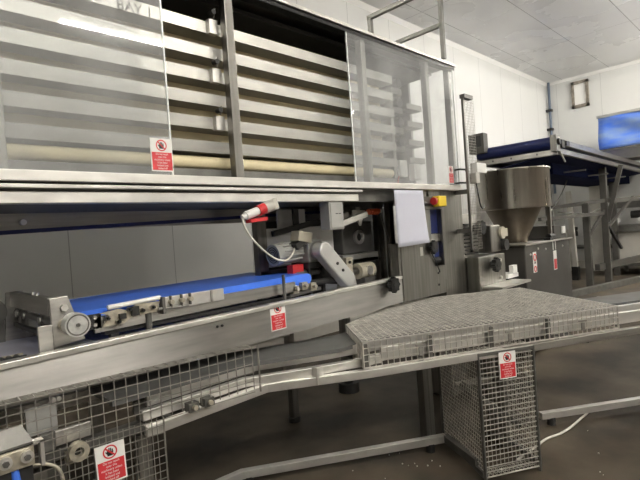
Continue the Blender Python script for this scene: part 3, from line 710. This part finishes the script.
# ================================================================== ELEVATED CONVEYOR
ec = thing('elevated_conveyor', 'high wide navy belt conveyor on tall steel legs beyond the hopper', 'conveyor', (7.62, 2.62, 0))
ec.rotation_euler.z = math.radians(2.5)
def un(x, y, z): d_ = math.radians(-2.5); x -= 7.62; y -= 2.62; return (7.62 + x * math.cos(d_) - y * math.sin(d_), 2.62 + x * math.sin(d_) + y * math.cos(d_), z)
def leg_mb(x, y, z, h=.12): p = un(x, y, 0); return MB().box(p[0] - h / 2, p[0] + h / 2, p[1] - h / 2, p[1] + h / 2, 0, z, STAND)
XA, XB, YA, YZ = 7.62, 14.85, 2.62, 3.92
b = MB(); prof = []
for i in range(11): a = math.pi / 2 + math.pi * i / 10; prof.append((XA + .09 + .09 * math.cos(a), 2.66 + .09 * math.sin(a)))
b.prism([(x, YA + .06, z) for x, z in prof] + [(XB, YA + .06, 2.57), (XB, YA + .06, 2.75)], (0, YZ - YA - .12, 0), NAVY)
b.build('belt', ec)
MB().box(XA + .08, XA + .14, YA, YZ, 2.47, 2.555, STEEL).build('end_rail', ec, bevel=.004)
b = MB()
for y in (2.9, 3.3, 3.6): b.box(XA + .075, XA + .08, y, y + .02, 2.50, 2.53, BLACK)
b.each('rail_bolt', ec)
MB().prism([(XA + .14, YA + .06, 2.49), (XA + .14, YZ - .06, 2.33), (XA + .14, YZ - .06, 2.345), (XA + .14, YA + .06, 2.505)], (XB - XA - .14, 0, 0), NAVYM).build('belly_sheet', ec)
MB().box(XA + .2, XB, YA - .02, YA + .04, 2.49, 2.57, STEEL).build('side_beam', ec, bevel=.004)
MB().box(XA + .35, XB, YA - .06, YA + .05, 2.615, 2.70, STEEL).build('side_channel', ec, bevel=.004)
MB().box(XA + .2, XB, YZ - .04, YZ + .02, 2.49, 2.70, STEEL).build('side_beam', ec)
b = MB().box(XA - .02, XA + .16, YA - .03, YA + .06, 2.52, 2.76, STEEL_V).cyl((XA + .06, YA - .03, 2.66), (XA + .06, YA - .06, 2.66), .05, CASTD, 14)
b.box(XA + .18, XA + .34, YA - .05, YA + .05, 2.58, 2.70, CASTD).box(XA + .34, XA + .5, YA - .07, YA + .05, 2.62, 2.69, BLACK)
b.build('bearing_end', ec)
MB().bar((XA + .1, YA - .04, 2.50), (XA + .6, YA + .04, 2.40), .02, .02, STEEL_L).build('stay', ec)
for x in (9.2, 10.8, 12.4): MB().box(x, x + .05, YA, YZ, 2.30, 2.325, STEEL_D).build('cross_member', ec)
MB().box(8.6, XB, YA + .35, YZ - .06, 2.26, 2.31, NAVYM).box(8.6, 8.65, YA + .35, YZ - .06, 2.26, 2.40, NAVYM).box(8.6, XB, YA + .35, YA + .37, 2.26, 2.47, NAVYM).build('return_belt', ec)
leg_mb(11.3, 2.98, 2.49).build('leg', ec)
leg_mb(10.96, 3.24, 1.76).build('leg', ec)
leg_mb(13.26, 3.31, 2.49).build('leg', ec)
leg_mb(11.3, 4.1, 2.49).build("leg", ec)
MB().bar(un(10.5, 3.75, 1.72), un(11.35, 2.9, 1.80), .08, .08, STAND).build('cross_bar', ec)
MB().bar(un(11.3, 3.0, 1.78), un(13.6, 2.6, 1.83), .08, .10, STAND).build('cross_bar', ec)
MB().bar(un(9.3, 3.55, 1.50), un(11.3, 2.99, 1.53), .07, .07, STAND).build('cross_bar', ec)
MB().bar(un(11.0, 3.1, .42), un(13.2, 2.7, .45), .10, .13, STAND).build('foot_rail', ec)
MB().bar(un(11.3, 2.94, 1.35), un(11.3, 2.64, 2.49), .08, .06, STAND, up=(1, 0, 0)).build('brace', ec)
MB().bar(un(10.98, 3.2, 1.1), un(11.26, 2.98, 1.6), .05, .05, STAND).build('brace', ec)
MB().bar(un(11.36, 2.98, 1.2), un(12.6, 2.75, 1.85), .05, .05, STAND).build('brace', ec)
MB().bar(un(11.30, 2.93, 1.25), un(11.9, 2.86, .75), .05, .05, BLACK).build('brace', ec)
MB().tube(smooth([un(9.7, 3.6, 1.5), un(10.4, 3.5, 2.0), un(10.8, 3.45, 2.46)]), .012, STEEL_D, 6).build('dangling_lead', ec)
MB().tube(smooth([un(10.4, 3.6, 1.62), un(11.0, 3.2, 1.55), un(11.25, 3.05, 1.66)]), .012, STEEL_D, 6).build('dangling_lead', ec)

MB().box(7.50, 7.66, 3.66, 3.92, 2.66, 2.98, STAND).box(7.49, 7.50, 3.70, 3.88, 2.76, 2.94, BLACK).build('drive_box', ec)
# lean post with cable behind the stand
t = thing('slim_post', 'thin pale post with black foot standing behind the conveyor stand', 'post', (12.2, 3.9, 0))
MB().bar((12.2, 3.90, .30), (12.2, 3.96, 2.1), .10, .10, PANELB).build('shaft', t)
MB().box(12.13, 12.27, 3.83, 3.97, 0, .32, BLACK).build('foot', t)
t = thing('valve_stand', 'small pipe stand with tap before the end wall', 'stand', (14.3, 4.7, 0))
MB().cyl((14.3, 4.7, 0), (14.3, 4.7, 1.15), .05, PANELB, 10).build('pipe', t)
MB().cyl((14.3, 4.95, 1.10), (14.3, 4.45, 1.10), .03, PANELB, 10).cyl((14.3, 4.5, .95), (14.3, 4.5, 1.2), .04, CASTD, 10).build('tap', t)
tag(MB().cyl((14.86, 5.1, .62), (14.86, 1.5, .62), .06, STEEL_D, 12).box(14.80, 15, 3.5, 3.56, .56, .68, STEEL_D).box(14.80, 15, 4.9, 4.96, .56, .68, STEEL_D).build('wall_rail'), 'grey bumper pipe running low along the end wall', 'rail')

# covered machine at far right
cm = thing('covered_machine', 'grey machine under a bright blue plastic sheet against the end wall', 'machine', (13.6, 2.6, 0))
b = MB(); n = 14; vs = []; fs = []
for j in range(n + 1):
    for i in range(n + 1):
        u, w = i / n, j / n
        vs.append((13.0 - .05 * math.sin(9 * u + 4 * w) * (1 - w) - .03 * math.sin(5 * w + 13 * u * w), 3.46 - 2.0 * u, 3.05 + .75 * w))
for j in range(n):
    for i in range(n): a = j * (n + 1) + i; fs.append((a, a + n + 1, a + n + 2, a + 1))
b.add(vs, fs, TARP, True)
sh = b.build('plastic_sheet', cm); so = sh.modifiers.new('thickness', 'SOLIDIFY'); so.thickness = .01
MB().box(13.02, 14.2, 3.42, 3.45, 3.05, 3.8, TARP).build('sheet_side', cm)
MB().box(12.96, 14.3, 1.4, 3.48, 3.80, 3.86, CAST).build('hood_frame', cm)
MB().prism([(13.02, 3.40, 3.0), (13.02, 1.4, 3.0), (13.2, 1.4, 2.79), (13.2, 3.2, 2.79)], (1.0, 0, 0), CAST).build('sloped_body', cm)
MB().box(12.98, 14.2, 1.4, 3.46, 3.0, 3.05, STEEL_D).build('lower_frame', cm)
MB().box(13.4, 14.3, 1.4, 3.42, .30, 1.05, PANELB).build('base_cabinet', cm, bevel=.01)
MB().box(13.3, 14.4, 1.4, 3.46, 1.05, 1.20, STEEL_D).build('worktop', cm)
MB().box(13.3, 14.4, 1.4, 3.46, .22, .30, STEEL_D).each('base_rail', cm)
MB().box(13.45, 14.3, 1.4, 3.42, 1.62, 1.85, STEEL_D).build('cross_head', cm)
MB().cyl((13.5, 3.0, 1.45), (13.5, 1.6, 1.45), .09, CASTD, 16).build('roller', cm)
for y in (2.55, 1.6): MB().box(13.4, 13.5, y, y + .06, 1.2, 3.0, STEEL_D).build('post', cm)
for y in (3.3, 1.5):
    for x in (13.4, 14.2): MB().box(x, x + .08, y, y + .08, 0, .22, STEEL_D).build('leg', cm)
for y in (3.25, 2.8, 2.4): MB().cyl((13.38, y, 1.33), (13.40, y, 1.33), .05, WHITE, 12).build('dial', cm)

# ================================================================== TRANSFER CONVEYOR with bend
ZR = .755
A = V((1.977, 1.743, 0)); Bp = V((3.56, .90, 0)); U = (Bp - A).normalized(); W = V((.61, .792, 0))
def Z(p, z): return V((p.x, p.y, z))
tc = thing('transfer_conveyor', 'low bent transfer conveyor frame of bright square tube running toward the right', 'conveyor', (2.3, 1.9, 0))
FAR = A + U * 3.9
bend = V((1.52, 2.03, 0))
MB().path([(.87, 2.05, .738), Z(bend, ZR), Z(A + U * .02, ZR), Z(A + U * .9, ZR)], .04, .045, STEEL_L).build('outer_rail', tc, bevel=.003)
MB().path([Z(A + U * .9, ZR), Z(FAR, ZR)], .04, .045, STEEL).build('outer_rail', tc, bevel=.003)
MB().path([(.88, 2.11, .79), (1.42, 2.085, .80), (1.74, 1.925, .80), (2.02, 1.80, .80), Z(A + W * .06 + U * .12, .81)], .04, .045, STEEL_L).build('upper_rail', tc, bevel=.003)
MB().path([(.95, 2.21, .82), (1.55, 2.16, .845), (1.9, 1.97, .85), Z(A + W * .22 + U * .2, .85), Z(A + W * .22 + U * 3.9, .85)], .03, .055, STEEL_L).build('guide_rail', tc)
MB().path([(.78, 2.30, .865), (1.5, 2.28, .868), (2.0, 2.05, .868), Z(A + W * .45 + U * .2, .868), Z(A + W * .45 + U * 3.9, .868)], .30, .022, BELTG).build('belt', tc)
MB().path([(.9, 2.24, .79), (1.5, 2.24, .79), (1.75, 2.17, .79)], .02, .06, STEEL_D).build('side_plate', tc)
MB().path([(-.9, 2.70, .80), (1.6, 2.60, .80), Z(A + W * .75 + U * .4, .80), Z(A + W * .75 + U * 3.9, .80)], .04, .06, STEEL).build('inner_rail', tc)
MB().path([Z(A + W * .33 + U * 2.0, .80), Z(A + W * .33 + U * 3.9, .80)], .05, .045, STEEL_L).build('guide_rail', tc)
for p in (A + U * .35, A + U * 1.3, A + U * 2.35, A + U * 3.4): MB().bar(Z(p, .775), Z(p + W * .75, .775), .03, .03, STEEL_D).build('cross_member', tc)
for p in (V((1.0, 2.07, 0)),): MB().bar((p.x, p.y, .74), (p.x, 2.66, .78), .03, .03, STEEL_D).build('cross_member', tc)
MB().path([Z(A + W * .06 + U * .12, .835), Z(A + W * .06 + U * 3.9, .835)], .03, .075, STEEL_L).build('upper_rail', tc, bevel=.003)
# bracket at the joint and bolts
MB().box(1.735, 1.785, 1.865, 1.90, .735, .83, STEEL_L).build('joint_bracket', tc, bevel=.003)
b = MB()
for p in (1.05, 1.13): b.box(p, p + .05, 1.985, 2.03, .775, .815, STEEL_D).cyl((p + .025, 1.985, .795), (p + .025, 1.97, .795), .012, CREAMD, 8)
b.each('mesh_clip', tc)
b = MB()
for f in (.02, .42, .83, 1.25): p = A + U * f; b.obox(Z(p + W * .02, .82), U * .012, W * .012, V((0, 0, .09)), STEEL_D)
b.each('guard_support', tc)
# diagonal link under the bend
MB().bar((1.95, 2.2, .84), (2.15, 1.98, .80), .06, .04, CASTD).build('diagonal_link', tc)
b = MB().box(1.55, 1.8, 2.36, 2.40, .80, .85, PANELB).box(1.62, 2.1, 2.5, 2.54, .86, .92, PANELB)
b.each('pale_strip', tc)
# legs and floor frame
Lf = [V((1.05, 2.58, 0)), V((1.665, 2.54, 0)), V((2.85, 1.81, 0)), V((3.58, 1.45, 0)), V((4.29, .97, 0)), V((5.3, .33, 0))]
MB().path([Z(p, .075) for p in Lf[:3]], .045, .05, STEEL_L).build('floor_rail', tc, bevel=.003)
MB().path([Z(p, .075) for p in Lf[3:]], .045, .05, STEEL_L).build('floor_rail', tc, bevel=.003)
MB().bar((2.85, 1.81, .075), (2.66, 1.47, .075), .045, .05, STEEL_D).build('floor_rail', tc)
for x, y, h in ((1.08, 2.57, .76), (2.88, 1.99, .76), (2.98, 2.02, .76), (4.35, .92, .78), (3.2, 1.62, .76), (5.1, .45, .78), (-.6, 2.5, .76)):
    MB().box(x - .028, x + .028, y - .028, y + .028, 0, h, STEEL_V).build('leg', tc, bevel=.003)
# links carried from the legs to the rails
MB().bar((1.08, 2.62, .745), (1.08, 2.05, .745), .04, .04, STEEL_D).build('leg_head', tc)
MB().bar((2.93, 2.06, .745), Z(A + U * .85, .745), .04, .04, STEEL_D).build('leg_head', tc)
MB().bar((3.2, 1.62, .745), Z(A + U * 1.55, .745), .04, .04, STEEL_D).build('leg_head', tc)
for p in (V((1.7, 2.52, 0)), V((2.75, 1.87, 0)), V((3.65, 1.40, 0)), V((4.9, .58, 0))): MB().cyl(p, Z(p, .055), .03, RUBBER, 12).build('rubber_foot', tc)

# -------- mesh guard over the transfer conveyor
mg = thing('mesh_guard', 'flat wire mesh guard table with sides covering the right conveyor', 'guard', (3.1, 1.6, .775))
ZT = .93
Cc = V((4.231, 1.822, 0)); Dd = V((3.253, 2.40, 0)); Ee = V((2.293, 2.15, 0))
poly = [A, Bp, Cc, Dd, Ee]
def clip(p, d):
    """line p + t d clipped to the convex outline"""
    t0, t1 = -9, 9
    for i in range(5):
        a, b_ = poly[i], poly[(i + 1) % 5]; e = b_ - a; n_ = V((-e.y, e.x, 0)); den = d.dot(n_); num = (a - p).dot(n_)
        if abs(den) < 1e-9: continue
        t = num / den
        if den > 0: t0 = max(t0, t)
        else: t1 = min(t1, t)
    return (p + d * t0, p + d * t1) if t1 > t0 + .01 else None
b = MB(); pit = .036; r = .0033
Vd = V((-U.y, U.x, 0))
for i in range(-40, 130):
    s_ = clip(A + U * i * pit, W)
    if s_: b.wire(Z(s_[0], ZT), Z(s_[1], ZT), r, WIRE)
for j in range(1, 60):
    s_ = clip(A + Vd * j * pit, U)
    if s_: b.wire(Z(s_[0], ZT + r), Z(s_[1], ZT + r), r, WIRE)
b.build('top_mesh', mg)
def side(p, q, z0=.785, z1=ZT, pit=.036):
    d = (q - p); L = d.length; n = int(L / pit); d.normalize()
    return grid(MB(), Z(p, z0), d, V((0, 0, 1)), n, 4, L / n, (z1 - z0) / 4, .003, WIRE)
side(A, Bp).build('front_mesh', mg); side(Bp, Cc).build('side_mesh', mg); side(A, Ee).build('side_mesh', mg)
b = MB()
for i in range(5):
    p, q = poly[i], poly[(i + 1) % 5]; b.wire(Z(p, ZT), Z(q, ZT), .006, STEEL_L)
b.wire(Z(A, .785), Z(Bp, .785), .005, WIRE); b.wire(Z(Bp, .785), Z(Cc, .785), .005, WIRE); b.wire(Z(A, .785), Z(Ee, .785), .005, WIRE)
for p in (A, Bp, Cc, Ee): b.wire(Z(p, .785), Z(p, ZT), .006, WIRE)
b.build('edge_wire', mg)
b = MB()
for f in (.35, .95, 1.5):
    p = A + U * f - Vd * .006
    b.obox(Z(p, .87), U * .03, Vd * .004, V((0, 0, .006)), STEEL).obox(Z(p, .835), U * .012, Vd * .004, V((0, 0, .025)), STEEL)
b.each('hinge', mg)

# -------- mesh cage below
cg = thing('mesh_cage', 'dark upright wire mesh cage under the table corner reaching the floor', 'guard', (2.85, 1.6, 0))
cd = V((math.cos(math.radians(-29.5)), math.sin(math.radians(-29.5)), 0)); F0 = V((2.60, 1.395, 0)); F1 = F0 + cd * .38; Wc = V((.58, .815, 0)); ZB, ZU = .03, .772
grid(MB(), Z(F0, ZB), cd, V((0, 0, 1)), 14, 24, .38 / 14, (ZU - ZB) / 24, .0017, WIRE, rh=.0032).build('front_mesh', cg)
grid(MB(), Z(F0, ZB + .03), Wc, V((0, 0, 1)), 24, 28, .60 / 24, (ZU - ZB - .03) / 28, .002, WIRE).build('side_mesh', cg)
grid(MB(), Z(F1, ZB + .03), Wc, V((0, 0, 1)), 24, 28, .60 / 24, (ZU - ZB - .03) / 28, .002, WIRE).build('side_mesh', cg)
grid(MB(), Z(F0, ZU), cd, Wc, 14, 4, .38 / 14, .027, .0024, WIRE).build('top_lip', cg)
grid(MB(), Z(F0, ZB), cd, Wc, 14, 3, .38 / 14, .027, .0024, WIRE).build('bottom_lip', cg)
b = MB()
for p in (F0, F1, F0 + Wc * .6, F1 + Wc * .6): b.bar(Z(p, 0), Z(p, ZU), .016, .016, STEEL_D, up=(1, 0, 0))
b.each('corner_post', cg)
MB().bar(Z(F0, .045), Z(F0 + Wc * .6, .045), .03, .03, STEEL_D).bar(Z(F1, .045), Z(F1 + Wc * .6, .045), .03, .03, STEEL_D).bar(Z(F0, ZU - .01), Z(F1, ZU - .01), .02, .018, STEEL_D).each('base_rail', cg)
MB().bar(Z(F0 + Wc * .3 + cd * .02, .50), Z(F1 + Wc * .2, .20), .03, .035, STEEL_D).bar(Z(F0 + Wc * .35, .48), Z(F1 + Wc * .35, .48), .03, .03, STEEL).bar(Z(F1 + Wc * .3 - cd * .06, .05), Z(F1 + Wc * .3 - cd * .06, .70), .05, .05, STEEL_V).each('inner_brace', cg)
ns = V((cd.y, -cd.x, 0))
sign('warning_sign', cg, Z(F0 + cd * .187, .682) + ns * .014, cd, (0, 0, 1), label='red and white no hands sign near top of cage')

# -------- left mesh guard
lg = thing('mesh_guard', 'long coarse wire mesh guard hanging below the bright side panel at left', 'guard', (.8, 2.05, .3))
md = V((math.cos(math.radians(-5.5)), math.sin(math.radians(-5.5)), 0)); G = V((.708, 2.035, 0)); mz = V((0, 0, 1)); mp = .047
g0 = G + md * (-.95); g1 = G + md * .73
b = MB()
nx = int((g1 - g0).length / mp); z0, z1 = .79, 1.005
for i in range(nx + 1):
    p = g0 + md * i * mp; lo = .30 if (p - G).dot(md) < .22 else z0
    b.wire(Z(p, lo), Z(p, z1), .0024, WIREL)
for k in range(6): z = z0 + k * (z1 - z0) / 5; b.wire(Z(g0, z) - V((0, .004, 0)), Z(g0 + md * nx * mp, z - (.012 if k == 0 else 0)) - V((0, .004, 0)), .0024, WIREL)
p1 = G + md * .23
for k in range(15): z = z0 - (k + 1) * .033; b.wire(Z(g0, z) - V((0, .004, 0)), Z(p1, z) - V((0, .004, 0)), .0022, WIREL)
for i in range(9): p = G + md * (-.2 + i * mp + mp / 2); b.wire(Z(p, .30), Z(p, z0), .002, WIREL)
b.build('front_mesh', lg)
# narrow return lip folded back at the top
b = MB()
for i in range(nx + 1): p = g0 + md * i * mp; b.wire(Z(p, z1), Z(p, z1) + V((.005, .06, .0)), .0024, WIREL)
for k in range(4): b.wire(Z(g0, z1) + V((.002, .02, 0)) * k, Z(g0 + md * nx * mp, z1) + V((.002, .02, 0)) * k, .0024, WIREL)
b.build('top_lip', lg)
MB().wire(Z(g1, .77), Z(g1, z1), .005, WIREL).build('edge_wire', lg)
MB().wire(Z(p1, .30), Z(p1, z0), .004, WIREL).build('edge_wire', lg)
sign('warning_sign', lg, Z(G + md * .0, .672) + V((0, -.009, 0)), md + V((0, 0, .03)), mz - md * .03, label='red and white no hands sign on the lower left mesh')

# -------- chain end unit at lower left
ce = thing('chain_end_unit', 'steel conveyor end with bolted bearing plate at bottom left corner', 'machine', (.1, 2.0, .0))
MB().prism([(-.3, 1.95, .875), (.425, 1.95, .875), (.40, 1.99, .93), (-.3, 1.99, .93)], (0, 0, .008), STEEL_D).build('cover_plate', ce)
MB().box(-.3, .425, 1.95, 1.965, .80, .868, CREAMD).build('bearing_plate', ce, bevel=.004)
for x in (.27, .335, .40): MB().cyl((x, 1.95, .838), (x, 1.938, .838), .021, STEEL_L, 20).cyl((x, 1.938, .838), (x, 1.93, .838), .011, STEEL_D, 6).build('bearing_cap', ce)
MB().box(.440, .452, 1.93, 1.965, .795, .885, STEEL_L).box(.42, .452, 1.93, 1.965, .878, .886, STEEL_L).build('end_bracket', ce)
MB().box(-.3, .42, 1.968, 2.02, .74, .87, CASTD).build('frame_block', ce)
MB().box(-.3, -.2, 1.97, 2.02, 0, .74, STEEL_V).build('leg', ce)
MB().tube(smooth([(.365, 1.975, .80), (.37, 1.965, .72), (.38, 1.965, .60), (.36, 1.97, .42)]), .014, BLUE, 8).build('air_hose', ce)
MB().tube(smooth([(.42, 2.0, .78), (.47, 1.99, .77), (.51, 1.99, .73), (.53, 2.0, .62)]), .007, CREAMD, 6).build('grease_pipe', ce)
# mechanism behind the left mesh
bm = thing('bearing_stand', 'greasy steel bearing stand behind the mesh at lower left', 'frame', (.5, 2.15, 0))
MB().box(.47, .525, 2.075, 2.10, .78, .85, STEEL_D).each('bolted_plate', bm, bevel=.004)
MB().box(.525, .66, 2.075, 2.10, .79, .85, STEEL).build('slotted_plate', bm, bevel=.004)
MB().ring((.595, 2.06, .757), (1, 0, 0), (0, 0, 1), .018, .038, .03, CREAMD, 24).cyl((.595, 2.065, .757), (.595, 2.055, .757), .018, CASTD, 20).box(.555, .635, 2.062, 2.09, .71, .757, CREAMD).build('flange_bearing', bm)
MB().box(.38, .90, 2.12, 2.16, .72, .76, STEEL_D).build('support_bar', bm)
for x in (.45, .86): MB().box(x, x + .05, 2.12, 2.17, .0, .70, STEEL_V).build('leg', bm)
MB().box(.47, .58, 2.16, 2.2, .45, .68, STEEL_D).box(.70, .80, 2.14, 2.18, .36, .66, STEEL_D).each('gusset', bm)
MB().box(.45, .56, 2.16, 2.18, .83, .935, CAST).each('pale_bracket', bm)
for x in (.55, .57): MB().cyl((x, 2.15, .95), (x, 2.17, .95), .009, STEEL_L, 10).each('stud', bm)

# floor hose
tag(MB().tube(smooth([(2.95, 1.36, .012), (3.2, 1.34, .012), (3.36, 1.33, .012), (3.50, 1.285, .012), (3.66, 1.265, .012), (3.84, 1.26, .012), (3.96, 1.255, .012), (4.15, 1.26, .012)]), .008, HOSE).build('floor_hose'), 'thin white hose lying on the floor beside the mesh cage', 'hose')
# debris crumbs on the floor
b = MB()
for i in range(7):
    x, y = random.uniform(3.0, 4.6), random.uniform(.5, 1.3); r_ = random.uniform(.003, .007)
    b.box(x, x + r_, y, y + r_, 0, r_, HOSE)
for i in range(14):
    x, y = random.uniform(2.2, 2.7), random.uniform(1.6, 2.2); r_ = random.uniform(.003, .006)
    b.box(x, x + r_, y, y + r_, 0, r_, HOSE)
tag(b.build('floor_crumbs'), 'pale crumbs scattered over the floor around the mesh cage', 'crumbs', kind='stuff')

# ================================================================== CAMERA, WORLD, VIEW
cam = bpy.data.cameras.new('camera'); co = bpy.data.objects.new('camera', cam); COL.objects.link(co)
cam.sensor_width = 36; cam.lens = 36 * 480 / 640; cam.clip_start = .05
Xc = V((488, -42, 480)).normalized()
k = V((.07, 1, 0)); Dn = V((.07, 1, -(k.dot(Xc)) / Xc.z)).normalized(); Zc = -Dn; Yc = Zc.cross(Xc)
right = V((Xc.x, Yc.x, Zc.x)); down = V((Xc.y, Yc.y, Zc.y)); fwd = V((Xc.z, Yc.z, Zc.z))
M = Matrix((( right.x, -down.x, -fwd.x, 0), (right.y, -down.y, -fwd.y, 0), (right.z, -down.z, -fwd.z, 1.55), (0, 0, 0, 1)))
co.matrix_world = M
S.camera = co
w = bpy.data.worlds.new('world'); S.world = w; w.use_nodes = True
w.node_tree.nodes['Background'].inputs[0].default_value = (.9, .93, 1, 1); w.node_tree.nodes['Background'].inputs[1].default_value = .3
vs_ = S.view_settings
vs_.view_transform = 'Standard'; vs_.look = 'None'; vs_.gamma = 1; vs_.use_curve_mapping = False
vs_.exposure = 2.56
